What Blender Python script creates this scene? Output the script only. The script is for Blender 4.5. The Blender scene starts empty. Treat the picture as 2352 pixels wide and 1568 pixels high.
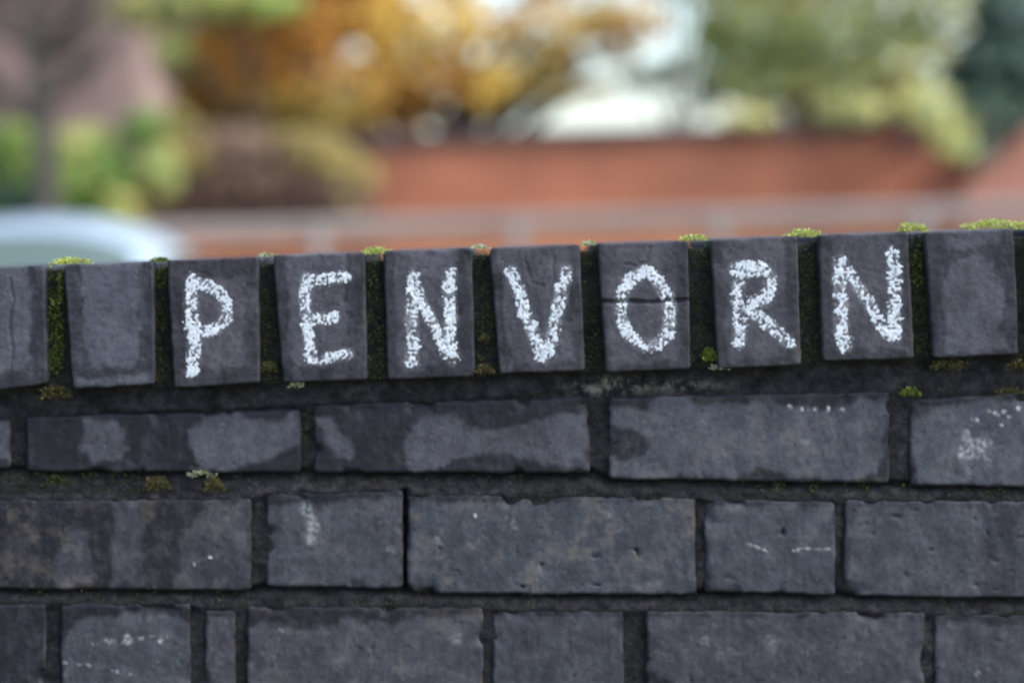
import bpy, bmesh, math, random
import numpy as np
from mathutils import Matrix, Vector

random.seed(4)
rng = np.random.default_rng(7)
sc = bpy.context.scene
C = sc.collection

# ------------------------------------------------------------------ camera
EYE = Vector((0.0, 0.0, 1.25))
PITCH = math.radians(2.52)
ROLL = math.radians(1.1)
LENS, SENSOR = 50.0, 22.3
FPX = 2352 * LENS / SENSOR
ROT = Matrix.Rotation(math.pi / 2 - PITCH, 3, 'X') @ Matrix.Rotation(-ROLL, 3, 'Z')
cd = bpy.data.cameras.new('camera')
cam = bpy.data.objects.new('camera', cd)
C.objects.link(cam)
cam.matrix_world = Matrix.Translation(EYE) @ ROT.to_4x4()
cd.lens, cd.sensor_width, cd.sensor_fit = LENS, SENSOR, 'HORIZONTAL'
cd.clip_start, cd.clip_end = 0.05, 3000
cd.dof.use_dof = True
cd.dof.focus_distance = 1.605
cd.dof.aperture_fstop = 1.85
sc.camera = cam

# ------------------------------------------------------------------ sky, sun, exposure
SUN_EL, SUN_AZ = math.radians(48), math.radians(112)     # azimuth: clockwise from +Y (north)
w = bpy.data.worlds.new('World')
sc.world = w
w.use_nodes = True
nt = w.node_tree
bg = nt.nodes['Background']
sky = nt.nodes.new('ShaderNodeTexSky')
sky.sky_type = 'NISHITA'
sky.sun_disc = False
sky.sun_elevation = SUN_EL
sky.sun_rotation = SUN_AZ
sky.air_density = 1.0
sky.dust_density = 2.15
sky.ozone_density = 1.0
nt.links.new(sky.outputs[0], bg.inputs[0])
bg.inputs[1].default_value = 0.15
sd = bpy.data.lights.new('sun', 'SUN')
sd.energy = 1.0
sd.angle = math.radians(35)
sd.color = (1.0, 0.98, 0.95)
sun = bpy.data.objects.new('sun', sd)
C.objects.link(sun)
sdir = Vector((math.sin(SUN_AZ) * math.cos(SUN_EL), math.cos(SUN_AZ) * math.cos(SUN_EL), math.sin(SUN_EL)))
sun.rotation_euler = sdir.to_track_quat('Z', 'Y').to_euler()
sc.view_settings.view_transform = 'Standard'
sc.view_settings.look = 'None'
sc.view_settings.exposure = 1.5
sc.view_settings.gamma = 1.0
sc.view_settings.use_curve_mapping = False
sc.render.engine = 'CYCLES'
sc.cycles.use_denoising = True
sc.cycles.max_bounces = 10
sc.cycles.diffuse_bounces = 8
sc.cycles.transmission_bounces = 8
sc.cycles.transparent_max_bounces = 6

# ------------------------------------------------------------------ helpers
RN = np.array(ROT)
EN = np.array(EYE)


def W(px, py, Y):
    """point of the plane y = Y that the photograph shows at (px, py); works on arrays"""
    px = np.asarray(px, float)
    py = np.asarray(py, float)
    d = np.stack([(px - 1176) / FPX, -(py - 784) / FPX, -np.ones_like(px)], -1) @ RN.T
    t = Y / d[..., 1]
    return EN + d * t[..., None]


def at(px, py, Y):
    return Vector(W(px, py, Y))


def ppm(Y):
    return FPX / Y


def hash2(ix, iy, seed):
    n = (ix.astype(np.int64) * 374761393 + iy.astype(np.int64) * 668265263 + seed * 2147483647) & 0xffffffff
    n = ((n ^ (n >> 13)) * 1274126177) & 0xffffffff
    n = (n ^ (n >> 16)) & 0xffffffff
    return n / 4294967295.0


def vnoise(x, y, seed=0):
    x = np.asarray(x, float)
    y = np.asarray(y, float)
    ix, iy = np.floor(x), np.floor(y)
    fx, fy = x - ix, y - iy
    fx = fx * fx * (3 - 2 * fx)
    fy = fy * fy * (3 - 2 * fy)
    a, b = hash2(ix, iy, seed), hash2(ix + 1, iy, seed)
    c, d = hash2(ix, iy + 1, seed), hash2(ix + 1, iy + 1, seed)
    return (a * (1 - fx) + b * fx) * (1 - fy) + (c * (1 - fx) + d * fx) * fy


def fbm(x, y, seed=0, octv=3):
    s, a, t = 0, 1.0, 0
    for k in range(octv):
        s = s + a * vnoise(x * 2 ** k + 17.3 * k, y * 2 ** k - 9.1 * k, seed + k)
        t += a
        a *= .5
    return s / t


def sstep(a, b, x):
    t = np.clip((x - a) / (b - a), 0, 1)
    return t * t * (3 - 2 * t)


def seg_dist(px, py, pts):
    best = np.full(np.shape(px), 1e9)
    for (x0, y0), (x1, y1) in zip(pts[:-1], pts[1:]):
        dx, dy = x1 - x0, y1 - y0
        L = dx * dx + dy * dy + 1e-9
        t = np.clip(((px - x0) * dx + (py - y0) * dy) / L, 0, 1)
        best = np.minimum(best, np.hypot(px - x0 - t * dx, py - y0 - t * dy))
    return best


def poly_sdf(px, py, pts):
    """positive inside"""
    d = seg_dist(px, py, list(pts) + [pts[0]])
    ins = np.zeros(np.shape(px), bool)
    n = len(pts)
    for i in range(n):
        x0, y0 = pts[i]
        x1, y1 = pts[(i + 1) % n]
        if y0 == y1:
            continue
        c = ((y0 > py) != (y1 > py)) & (px < (x1 - x0) * (py - y0) / (y1 - y0) + x0)
        ins ^= c
    return np.where(ins, d, -d)


def mesh_obj(name, verts, faces, mat, parent=None, col=None, smooth=False):
    me = bpy.data.meshes.new(name)
    me.from_pydata(verts if isinstance(verts, list) else verts.tolist(), [], faces)
    if col is not None:
        ca = me.color_attributes.new('mask', 'FLOAT_COLOR', 'POINT')
        ca.data.foreach_set('color', np.asarray(col, np.float32).ravel())
    if smooth:
        me.polygons.foreach_set('use_smooth', [True] * len(me.polygons))
    me.materials.append(mat)
    me.update()
    o = bpy.data.objects.new(name, me)
    C.objects.link(o)
    if parent is not None:
        o.parent = parent
        o.matrix_parent_inverse = Matrix.Translation(-world_loc(parent))
    return o


def world_loc(o):
    v = Vector(o.location) if o.type == 'EMPTY' else Vector((0, 0, 0))
    if o.parent is not None and o.type == 'EMPTY':
        pass
    return v


def thing(name, label, cat, loc=(0, 0, 0), group=None):
    o = bpy.data.objects.new(name, None)
    o.empty_display_size = .1
    C.objects.link(o)
    o.location = loc
    o['label'], o['category'] = label, cat
    o['kind'] = 'thing'
    if group:
        o['group'] = group
    return o


def tag(o, label, cat, group=None, kind=None):
    o['label'], o['category'] = label, cat
    if group:
        o['group'] = group
    if kind:
        o['kind'] = kind
    return o


class MB:
    """collects quads and solids, then links them as one mesh"""
    def __init__(s):
        s.v, s.f, s.c = [], [], []

    def add(s, vs, fs, col=None):
        n = len(s.v)
        s.v += [tuple(p) for p in vs]
        s.f += [tuple(i + n for i in f) for f in fs]
        if col is not None:
            s.c += [tuple(col)] * len(vs)

    def box(s, x0, x1, y0, y1, z0, z1, bev=0.0):
        if bev <= 0:
            vs = [(x, y, z) for z in (z0, z1) for y in (y0, y1) for x in (x0, x1)]
            s.add(vs, [(0, 2, 3, 1), (4, 5, 7, 6), (0, 1, 5, 4), (2, 6, 7, 3), (0, 4, 6, 2), (1, 3, 7, 5)])
            return
        bm = bmesh.new()
        bmesh.ops.create_cube(bm, size=1)
        for v in bm.verts:
            v.co = Vector(((x0 + x1) / 2 + v.co.x * (x1 - x0), (y0 + y1) / 2 + v.co.y * (y1 - y0), (z0 + z1) / 2 + v.co.z * (z1 - z0)))
        bmesh.ops.bevel(bm, geom=bm.edges[:], offset=bev, segments=2, affect='EDGES')
        s.bm(bm)

    def bm(s, bm):
        bm.verts.index_update()
        s.add([v.co[:] for v in bm.verts], [[v.index for v in f.verts] for f in bm.faces])
        bm.free()

    def tube(s, pts, rads, n=8):
        pts = [Vector(p) for p in pts]
        rings = []
        base = len(s.v)
        for i, p in enumerate(pts):
            t = (pts[min(i + 1, len(pts) - 1)] - pts[max(i - 1, 0)]).normalized()
            a = t.orthogonal().normalized() if abs(t.z) > .99 else t.cross(Vector((0, 0, 1))).normalized()
            b = t.cross(a)
            for k in range(n):
                th = 2 * math.pi * k / n
                s.v.append(tuple(p + (a * math.cos(th) + b * math.sin(th)) * rads[i]))
        for i in range(len(pts) - 1):
            for k in range(n):
                k2 = (k + 1) % n
                s.f.append((base + i * n + k, base + i * n + k2, base + (i + 1) * n + k2, base + (i + 1) * n + k))
        s.f.append(tuple(base + k for k in range(n))[::-1])
        e = base + (len(pts) - 1) * n
        s.f.append(tuple(e + k for k in range(n)))

    def build(s, name, mat, parent=None, smooth=False):
        return mesh_obj(name, s.v, s.f, mat, parent, s.c if s.c and len(s.c) == len(s.v) else None, smooth)


# ------------------------------------------------------------------ materials
def newmat(name):
    m = bpy.data.materials.new(name)
    m.use_nodes = True
    t = m.node_tree
    return m, t, t.nodes['Principled BSDF']


def N(t, typ, **kw):
    n = t.nodes.new(typ)
    for k, v in kw.items():
        setattr(n, k, v)
    return n


def noise_node(t, scale, detail=4, rough=.6, coord=None):
    n = N(t, 'ShaderNodeTexNoise')
    n.inputs['Scale'].default_value = scale
    n.inputs['Detail'].default_value = detail
    n.inputs['Roughness'].default_value = rough
    if coord is not None:
        t.links.new(coord, n.inputs['Vector'])
    return n


def ramp(t, fac, stops):
    r = N(t, 'ShaderNodeValToRGB')
    e = r.color_ramp.elements
    while len(e) < len(stops):
        e.new(.5)
    for el, (p, c) in zip(e, stops):
        el.position = p
        el.color = (*c, 1)
    t.links.new(fac, r.inputs[0])
    return r.outputs[0]


def mix(t, fac, a, b, mode='MIX'):
    m = N(t, 'ShaderNodeMix', data_type='RGBA', blend_type=mode)
    for s, v in ((m.inputs[0], fac), (m.inputs[6], a), (m.inputs[7], b)):
        if isinstance(v, (int, float)):
            s.default_value = v
        elif isinstance(v, tuple):
            s.default_value = (*v, 1)
        else:
            t.links.new(v, s)
    return m.outputs[2]


def math_n(t, op, a, b=0.0, clamp=False):
    m = N(t, 'ShaderNodeMath', operation=op, use_clamp=clamp)
    for s, v in ((m.inputs[0], a), (m.inputs[1], b)):
        if isinstance(v, (int, float)):
            s.default_value = v
        else:
            t.links.new(v, s)
    return m.outputs[0]


def bump(t, height, dist, strength, bsdf):
    b = N(t, 'ShaderNodeBump')
    b.inputs['Distance'].default_value = dist
    b.inputs['Strength'].default_value = strength
    t.links.new(height, b.inputs['Height'])
    t.links.new(b.outputs[0], bsdf.inputs['Normal'])


def plain(name, c1, c2, scale, rough=.8, bscale=None, bdist=.002, metallic=0.0, spec=.5):
    m, t, b = newmat(name)
    co = N(t, 'ShaderNodeTexCoord').outputs['Object']
    n = noise_node(t, scale, 5, .6, co)
    t.links.new(ramp(t, n.outputs[0], [(.3, c1), (.7, c2)]), b.inputs['Base Color'])
    b.inputs['Roughness'].default_value = rough
    b.inputs['Metallic'].default_value = metallic
    b.inputs['Specular IOR Level'].default_value = spec
    if bscale:
        n2 = noise_node(t, bscale, 4, .6, co)
        bump(t, n2.outputs[0], bdist, .6, b)
    return m


def brick_face_material():
    m, t, b = newmat('blue_brick')
    co = N(t, 'ShaderNodeTexCoord').outputs['Object']
    at_ = N(t, 'ShaderNodeAttribute', attribute_name='mask')
    sep = N(t, 'ShaderNodeSeparateColor')
    t.links.new(at_.outputs['Color'], sep.inputs[0])
    dry, white, tint, ochre = sep.outputs[0], sep.outputs[1], sep.outputs[2], at_.outputs['Alpha']
    n1 = noise_node(t, 60, 5, .65, co)
    n2 = noise_node(t, 420, 4, .7, co)
    n3 = noise_node(t, 22, 4, .6, co)
    wet = mix(t, tint, (.0135, .0142, .0190), (.0165, .0148, .0180))
    dryc = mix(t, tint, (.073, .081, .097), (.083, .075, .090))
    grain = math_n(t, 'ADD', math_n(t, 'MULTIPLY', n2.outputs[0], .55), math_n(t, 'MULTIPLY', n1.outputs[0], .9))
    dryg = mix(t, 1.0, dryc, ramp(t, grain, [(.45, (.62, .62, .63)), (.75, (1, 1, 1)), (1.0, (1.45, 1.42, 1.38))]), 'MULTIPLY')
    wetg = mix(t, 1.0, wet, ramp(t, n1.outputs[0], [(.3, (.75, .75, .75)), (.7, (1.25, 1.25, 1.25))]), 'MULTIPLY')
    mp = N(t, 'ShaderNodeMapping')
    mp.inputs['Scale'].default_value = (170, 60, 45)
    t.links.new(co, mp.inputs[0])
    ns = noise_node(t, 1.0, 5, .65, mp.outputs[0])          # runs downwards, as water does
    dv = math_n(t, 'ADD', math_n(t, 'MULTIPLY', math_n(t, 'SUBTRACT', ns.outputs[0], .5), .9), math_n(t, 'MULTIPLY', math_n(t, 'SUBTRACT', n2.outputs[0], .5), .35))
    dv = math_n(t, 'ADD', dv, math_n(t, 'MULTIPLY', math_n(t, 'SUBTRACT', n1.outputs[0], .5), .5))
    edge = math_n(t, 'ADD', dry, dv, True)
    edge = math_n(t, 'MULTIPLY', edge, math_n(t, 'ADD', math_n(t, 'MULTIPLY', n3.outputs[0], .5), .72), True)
    c = mix(t, edge, wetg, dryg)
    c = mix(t, math_n(t, 'MULTIPLY', ochre, ramp(t, n1.outputs[0], [(.50, (0, 0, 0)), (.66, (.8, .8, .8))])), c, (.15, .12, .085))
    n4 = noise_node(t, 250, 3, .55, co)
    c = mix(t, math_n(t, 'MULTIPLY', ramp(t, n4.outputs[0], [(.66, (0, 0, 0)), (.74, (.5, .5, .5))]), dry), c, (.21, .19, .165))
    c = mix(t, ramp(t, n4.outputs[0], [(.27, (.75, .75, .75)), (.35, (0, 0, 0))]), c, (.013, .014, .014))
    wn = math_n(t, 'MULTIPLY', white, ramp(t, n2.outputs[0], [(.35, (.35, .35, .35)), (.65, (1, 1, 1))]), True)
    c = mix(t, wn, c, (.62, .63, .64))
    t.links.new(c, b.inputs['Base Color'])
    rg = N(t, 'ShaderNodeMapRange')
    rg.inputs['To Min'].default_value = .5
    rg.inputs['To Max'].default_value = .82
    t.links.new(edge, rg.inputs[0])
    t.links.new(rg.outputs[0], b.inputs['Roughness'])
    b.inputs['Specular IOR Level'].default_value = .22
    bump(t, math_n(t, 'ADD', n2.outputs[0], math_n(t, 'MULTIPLY', n1.outputs[0], 1.2)), .0006, .5, b)
    return m


def mortar_material():
    m, t, b = newmat('dark_mortar')
    co = N(t, 'ShaderNodeTexCoord').outputs['Object']
    at_ = N(t, 'ShaderNodeAttribute', attribute_name='mask')
    sep = N(t, 'ShaderNodeSeparateColor')
    t.links.new(at_.outputs['Color'], sep.inputs[0])
    n1 = noise_node(t, 110, 6, .7, co)
    n2 = noise_node(t, 500, 4, .7, co)
    base = mix(t, sep.outputs[0], (.0115, .0115, .0125), (.036, .034, .039))
    base = mix(t, 1.0, base, ramp(t, n1.outputs[0], [(.36, (.3, .3, .31)), (.52, (.9, .9, .92)), (.68, (2.1, 2.0, 1.95))]), 'MULTIPLY')
    base = mix(t, ramp(t, n2.outputs[0], [(.62, (0, 0, 0)), (.72, (.45, .45, .45))]), base, (.085, .07, .06))
    base = mix(t, math_n(t, 'MULTIPLY', sep.outputs[1], ramp(t, n1.outputs[0], [(.4, (.2, .2, .2)), (.6, (1, 1, 1))])), base, (.026, .033, .015))
    base = mix(t, math_n(t, 'MULTIPLY', sep.outputs[2], ramp(t, n1.outputs[0], [(.45, (0, 0, 0)), (.6, (1, 1, 1))])), base, (.24, .25, .19))
    t.links.new(base, b.inputs['Base Color'])
    b.inputs['Roughness'].default_value = .9
    b.inputs['Specular IOR Level'].default_value = .25
    bump(t, math_n(t, 'ADD', n1.outputs[0], n2.outputs[0]), .0032, 1.0, b)
    return m


def leaf_material(name, rough=.6, trans=.35):
    """colour comes from each leaf's own shade"""
    m, t, b = newmat(name)
    at_ = N(t, 'ShaderNodeAttribute', attribute_name='mask')
    t.links.new(at_.outputs['Color'], b.inputs['Base Color'])
    b.inputs['Roughness'].default_value = rough
    b.inputs['Specular IOR Level'].default_value = .3
    tr = N(t, 'ShaderNodeBsdfTranslucent')
    t.links.new(at_.outputs['Color'], tr.inputs[0])
    mx = N(t, 'ShaderNodeMixShader')
    mx.inputs[0].default_value = trans
    t.links.new(b.outputs[0], mx.inputs[1])
    t.links.new(tr.outputs[0], mx.inputs[2])
    t.links.new(mx.outputs[0], t.nodes['Material Output'].inputs[0])
    return m


def red_brick_material(name, a, b_, mort):
    m, t, b = newmat(name)
    co = N(t, 'ShaderNodeTexCoord').outputs['Object']
    mp = N(t, 'ShaderNodeMapping')
    mp.inputs['Rotation'].default_value = (math.pi / 2, 0, 0)
    t.links.new(co, mp.inputs[0])
    br = N(t, 'ShaderNodeTexBrick')
    br.inputs['Color1'].default_value = (*a, 1)
    br.inputs['Color2'].default_value = (*b_, 1)
    br.inputs['Mortar'].default_value = (*mort, 1)
    br.inputs['Scale'].default_value = 1
    br.inputs['Brick Width'].default_value = .225
    br.inputs['Row Height'].default_value = .075
    br.inputs['Mortar Size'].default_value = .006
    t.links.new(mp.outputs[0], br.inputs['Vector'])
    n = noise_node(t, 1.6, 5, .6, co)
    c = mix(t, 1.0, br.outputs[0], ramp(t, n.outputs[0], [(.3, (.75, .72, .72)), (.7, (1.15, 1.15, 1.15))]), 'MULTIPLY')
    t.links.new(c, b.inputs['Base Color'])
    b.inputs['Roughness'].default_value = .85
    bump(t, br.outputs['Fac'], -.004, .6, b)
    return m


M_BRICK = brick_face_material()
M_MORTAR = mortar_material()
M_CHALK = plain('chalk', (.40, .44, .48), (.74, .78, .81), 330, .95, 1500, .0005, spec=.1)
M_MOSS = leaf_material('moss', .8, .25)
M_LEAF = leaf_material('leaf', .55, .15)
M_BARK = plain('bark', (.035, .028, .022), (.09, .075, .06), 9, .9, 30, .02)
M_BARK_RED = plain('reddish_bark', (.13, .06, .045), (.22, .11, .08), 7, .9, 30, .02)
M_BARK_GREY = plain('grey_bark', (.10, .10, .09), (.22, .22, .2), 6, .9, 30, .02)
M_RED = red_brick_material('red_brick', (.40, .14, .066), (.35, .115, .056), (.33, .16, .10))
M_SALMON = red_brick_material('salmon_brick', (.46, .19, .125), (.41, .16, .10), (.38, .26, .2))
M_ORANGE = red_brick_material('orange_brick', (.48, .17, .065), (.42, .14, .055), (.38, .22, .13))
M_PINK = red_brick_material('pale_pink_brick', (.29, .185, .15), (.25, .165, .135), (.27, .215, .185))
M_COPE = plain('dark_coping', (.05, .03, .026), (.09, .05, .042), 6, .85, 40, .004)
M_RAIL = plain('weathered_rail', (.28, .23, .195), (.34, .285, .245), 3, .75, 40, .002)
M_POST = plain('pale_post', (.30, .265, .24), (.35, .315, .285), 5, .6, 60, .001)
M_ASPH = plain('asphalt', (.035, .035, .037), (.065, .065, .066), 40, .9, 200, .004)
M_PAVE = plain('paving', (.20, .19, .18), (.30, .29, .27), 5, .9, 80, .003)
M_KERB = plain('kerbstone', (.25, .25, .24), (.35, .34, .33), 8, .9, 80, .003)
M_SOIL = plain('earth', (.06, .055, .03), (.10, .10, .045), 3, .95, 20, .02)

# ------------------------------------------------------------------ the brick wall in front
YW = 1.706          # plane of the brick courses
YC = 1.692           # coping bricks stand a little proud
wall = thing('brick_wall', 'dark blue-grey brick garden wall with chalk letters on its coping', 'wall', (0, YW, 0))


def bil(c, u, v):
    (ax, ay), (bx, by), (cx, cy), (dx, dy) = c      # tl tr br bl
    x = (ax * (1 - u) + bx * u) * (1 - v) + (dx * (1 - u) + cx * u) * v
    y = (ay * (1 - u) + by * u) * (1 - v) + (dy * (1 - u) + cy * u) * v
    return x, y


def brick_grid(c, Y, step, seed, rad=.0035, wob=.0011, chip=1.0, cracks=(), rough=1.0, pits=1.0):
    """front face of one brick: corner pixels -> displaced grid of points, plus the pixel of each point"""
    wc = [W(x, y, Y) for x, y in c]
    wid = np.linalg.norm(wc[1] - wc[0])
    hei = np.linalg.norm(wc[3] - wc[0])
    nu, nv = max(4, int(wid / step)), max(4, int(hei / step))
    u, v = np.meshgrid(np.linspace(0, 1, nu + 1), np.linspace(0, 1, nv + 1))
    px, py = bil(c, u, v)
    P = W(px, py, Y)
    X, Z = P[..., 0].copy(), P[..., 2].copy()
    du, dv = np.minimum(u, 1 - u) * wid, np.minimum(v, 1 - v) * hei
    R = .0028
    d = np.where((du < R) & (dv < R), R - np.hypot(R - du, R - dv), np.minimum(du, dv))
    # rounded arris and rounded plan corners
    k = np.clip(1 - d / rad, 0, 1)
    dep = rad * (1 - np.sqrt(1 - np.minimum(k, 1) ** 2 * .999))
    neg = np.clip(-d, 0, 1)
    X += np.sign(.5 - u) * neg * .7
    Z -= np.sign(.5 - v) * neg * .7
    # wavering edges
    fall = np.exp(-np.minimum(du, dv) / .006)
    X += wob * fall * (fbm(P[..., 0] * 60, P[..., 2] * 110, seed + 3) - .5) * 2.4
    Z += wob * fall * (fbm(P[..., 0] * 90 + 5, P[..., 2] * 60, seed + 5) - .5) * 2.4
    # worn, chipped edges
    ch = np.clip(fbm(P[..., 0] * 42, P[..., 2] * 42, seed + 11) - .64, 0, 1) * np.exp(-np.maximum(d, 0) / .004)
    dep = dep + chip * .045 * ch
    # waves and grain of the face
    dep = dep + rough * .0006 * (fbm(P[..., 0] * 38, P[..., 2] * 38, seed + 21) - .5) * 2
    dep = dep + rough * .00035 * (fbm(P[..., 0] * 300, P[..., 2] * 300, seed + 31, 2) - .5) * 2
    pit = np.clip(vnoise(P[..., 0] * 210, P[..., 2] * 230, seed + 41) - .90, 0, 1) * 10
    dep = dep + pits * .0011 * pit * (d > .003)
    for pts, wpx, dp in cracks:
        dd = seg_dist(px + (vnoise(px / 9, py / 9, seed + 51) - .5) * 5, py + (vnoise(px / 9, py / 9, seed + 52) - .5) * 5, pts)
        dep = dep + dp * (1 - sstep(wpx * .3, wpx, dd))
    P[..., 0], P[..., 2] = X, Z
    P[..., 1] = Y + dep
    return dict(P=P, px=px, py=py, u=u, v=v, d=d, wid=wid, hei=hei, nu=nu, nv=nv)


def brick_solid(g, depth, base):
    """quads of the front grid, the four sides and the back"""
    P = g['P']
    nv, nu = P.shape[0], P.shape[1]
    idx = np.arange(nv * nu).reshape(nv, nu) + base
    f = np.stack([idx[:-1, :-1], idx[1:, :-1], idx[1:, 1:], idx[:-1, 1:]], -1).reshape(-1, 4).tolist()
    ring = np.concatenate([idx[0, :], idx[1:, -1], idx[-1, -2::-1], idx[-2:0:-1, 0]])
    rp = P.reshape(-1, 3)[ring - base].copy()
    rp[:, 1] = P[..., 1].min() + depth
    n = len(ring)
    b0 = base + nv * nu
    back = np.arange(n) + b0
    f += [(int(ring[i]), int(ring[(i + 1) % n]), int(back[(i + 1) % n]), int(back[i])) for i in range(n)]
    f.append(tuple(int(i) for i in back))
    return np.concatenate([P.reshape(-1, 3), rp]), f, ring - base


def make_mask(g, seed, dry=None, holes=(), tint=.3, white=None, ochre=0.0, soft=8.0, level=1.0, low=0.0):
    px, py = g['px'], g['py']
    wx = px + (fbm(px / 26, py / 26, seed + 61) - .5) * 26
    wy = py + (fbm(px / 26 + 7, py / 26, seed + 62) - .5) * 26
    m = np.full(px.shape, low)
    if dry is None:
        dry = [None]
    for p in dry:
        if p is None:
            s = g['d'] * 3100 - 10 + (fbm(px / 30, py / 30, seed + 63) - .5) * 34
        else:
            s = poly_sdf(wx, wy, p)
        m = np.maximum(m, level * sstep(-soft, soft, s))
    for p in holes:
        m = m * (1 - sstep(-soft, soft, poly_sdf(wx, wy, p)))
    wh = np.zeros_like(px)
    if white is not None:
        wh = white(px, py) * (.18 + 1.15 * sstep(.36, .62, fbm(px / 7, py / 7, seed + 66)))
    oc = np.full(px.shape, 0.0) + ochre * fbm(px / 60, py / 60, seed + 64)
    return np.stack([m, np.clip(wh, 0, 1), np.full(px.shape, tint), oc], -1)


def dots(pts):
    def f(px, py):
        s = np.zeros_like(px)
        for x, y, r, k in pts:
            q = r * (.55 + .9 * fbm(px / 5, py / 5, int(x)))
            s = np.maximum(s, (k if k > .75 else k * .55) * (1 - sstep(q * .3, q * 1.2, np.hypot(px - x, (py - y) * (.7 + .5 * ((x * 7) % 3) / 2)))))
        return s
    return f


def z1(X, Y):
    return (X * .34, 508 + Y * .34)


def z2(X, Y):
    return (752.6 + X * .34, 508 + Y * .34)


def z3(X, Y):
    return (1552.3 + X * .34, 489.2 + Y * .34)


def ell(cx, cy, rx, ry, n=14):
    return [(cx + rx * math.cos(6.2832 * k / n), cy + ry * math.sin(6.2832 * k / n)) for k in range(n)]


# chalk strokes: (points, half width in photo pixels)
LET = {
    'P': [([z1(*p) for p in ((1305, 395), (1292, 520), (1300, 680), (1318, 840), (1300, 1010))], 17),
          ([z1(*p) for p in ((1330, 420), (1400, 425), (1480, 475), (1535, 560), (1532, 660), (1475, 715), (1390, 745))], 15)],
    'E': [([z1(*p) for p in ((2065, 390), (2062, 540), (2070, 680), (2085, 800), (2100, 920))], 15),
          ([z1(*p) for p in ((2060, 400), (2180, 395), (2340, 372))], 14),
          ([z1(*p) for p in ((2115, 670), (2260, 650))], 14),
          ([z1(*p) for p in ((2100, 930), (2170, 945), (2240, 915), (2350, 895))], 14)],
    'N': [([z2(*p) for p in ((582, 375), (568, 560), (566, 700), (574, 850), (568, 950))], 16),
          ([z2(*p) for p in ((590, 440), (640, 560), (720, 700), (790, 840), (830, 920))], 14),
          ([z2(*p) for p in ((828, 350), (822, 500), (832, 650), (826, 780), (842, 930))], 16)],
    'V': [([z2(*p) for p in ((1238, 345), (1285, 450), (1318, 570), (1365, 680), (1405, 800), (1442, 915))], 16),
          ([z2(*p) for p in ((1612, 335), (1578, 470), (1552, 610), (1520, 740), (1490, 850), (1452, 915))], 16)],
    'O': [([z2(*p) for p in ((2140, 350), (2045, 385), (1990, 480), (1980, 590), (2000, 700), (2055, 785), (2140, 835), (2225, 830), (2285, 780),
                             (2308, 690), (2312, 590), (2290, 490), (2235, 410), (2180, 350), (2140, 345))], 16)],
    'R': [([z3(*p) for p in ((395, 380), (470, 362), (560, 362), (632, 420), (635, 515), (600, 590), (520, 598))], 16),
          ([z3(*p) for p in ((395, 415), (480, 405), (580, 400))], 12),
          ([z3(*p) for p in ((425, 470), (420, 600), (432, 720), (430, 870))], 16),
          ([z3(*p) for p in ((420, 615), (520, 675), (615, 740), (700, 815), (770, 880))], 16)],
    'N2': [([z3(*p) for p in ((1112, 335), (1108, 480), (1122, 640), (1120, 800), (1140, 895))], 18),
           ([z3(*p) for p in ((1165, 400), (1240, 505), (1310, 620), (1375, 740), (1430, 810))], 15),
           ([z3(*p) for p in ((1462, 275), (1478, 400), (1480, 560), (1475, 700), (1476, 830))], 17)],
}


def chalk_letter(name_px, g, seed, parent, letter):
    """flecks of chalk lying on the brick's own bumpy face"""
    P = g['P']
    su, sv = int(g['wid'] / .00045), int(g['hei'] / .00045)
    u, v = np.meshgrid(np.linspace(0, 1, su + 1), np.linspace(0, 1, sv + 1))
    gu, gv = u * g['nu'], v * g['nv']
    i0, j0 = np.minimum(gu.astype(int), g['nu'] - 1), np.minimum(gv.astype(int), g['nv'] - 1)
    fu, fv = (gu - i0)[..., None], (gv - j0)[..., None]
    Q = (P[j0, i0] * (1 - fu) + P[j0, i0 + 1] * fu) * (1 - fv) + (P[j0 + 1, i0] * (1 - fu) + P[j0 + 1, i0 + 1] * fu) * fv
    px, py = bil(name_px, u, v)
    ins = np.full(px.shape, -1.0)
    for pts, hw in LET[letter]:
        dd = seg_dist(px + (fbm(px / 14, py / 14, seed + 1) - .5) * 9, py + (fbm(px / 14, py / 14, seed + 2) - .5) * 9, pts)
        hwv = hw * (.80 + .35 * (vnoise(px / 22, py / 22, seed + 9)))
        ins = np.maximum(ins, 1 - dd / hwv)
    # diagonal streaks of the chalk's drag, over the brick's grain
    a, b = (px + py) * .7071, (px - py) * .7071
    n = .5 * fbm(a / 5.0, b / 8.2, seed + 3, 2) + .5 * vnoise(px / 4.0, py / 4.6, seed + 4)
    big = fbm(px / 40, py / 40, seed + 6)
    th = .74 - .29 * sstep(-.12, .42, ins) - .26 * (big - .5) - .20 * (vnoise(px / 20, py / 20, seed + 8) - .5)
    cov = np.where(ins > -.22, n - th, -1)
    keep = (cov[:-1, :-1] + cov[1:, :-1] + cov[1:, 1:] + cov[:-1, 1:]) > 0
    Q[..., 1] -= .00012 + .0002 * sstep(0, .15, cov)
    nvv, nuu = px.shape
    idx = np.arange(nvv * nuu).reshape(nvv, nuu)
    f = np.stack([idx[:-1, :-1], idx[1:, :-1], idx[1:, 1:], idx[:-1, 1:]], -1)[keep]
    used, inv = np.unique(f.ravel(), return_inverse=True)
    o = mesh_obj('chalk_letter', Q.reshape(-1, 3)[used], inv.reshape(-1, 4).tolist(), M_CHALK, None)
    o.parent = parent
    o['label'] = 'white chalk capital %s' % letter[0]
    return o


def dustmask(letter, k=.30):
    def f(px, py):
        s = np.zeros_like(px)
        for pts, hw in LET[letter]:
            s = np.maximum(s, k * (1 - sstep(hw * .4, hw * 1.35, seg_dist(px, py, pts))) * (.4 + 1.2 * fbm(px / 9, py / 12, 83)))
        return s
    return f


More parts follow.
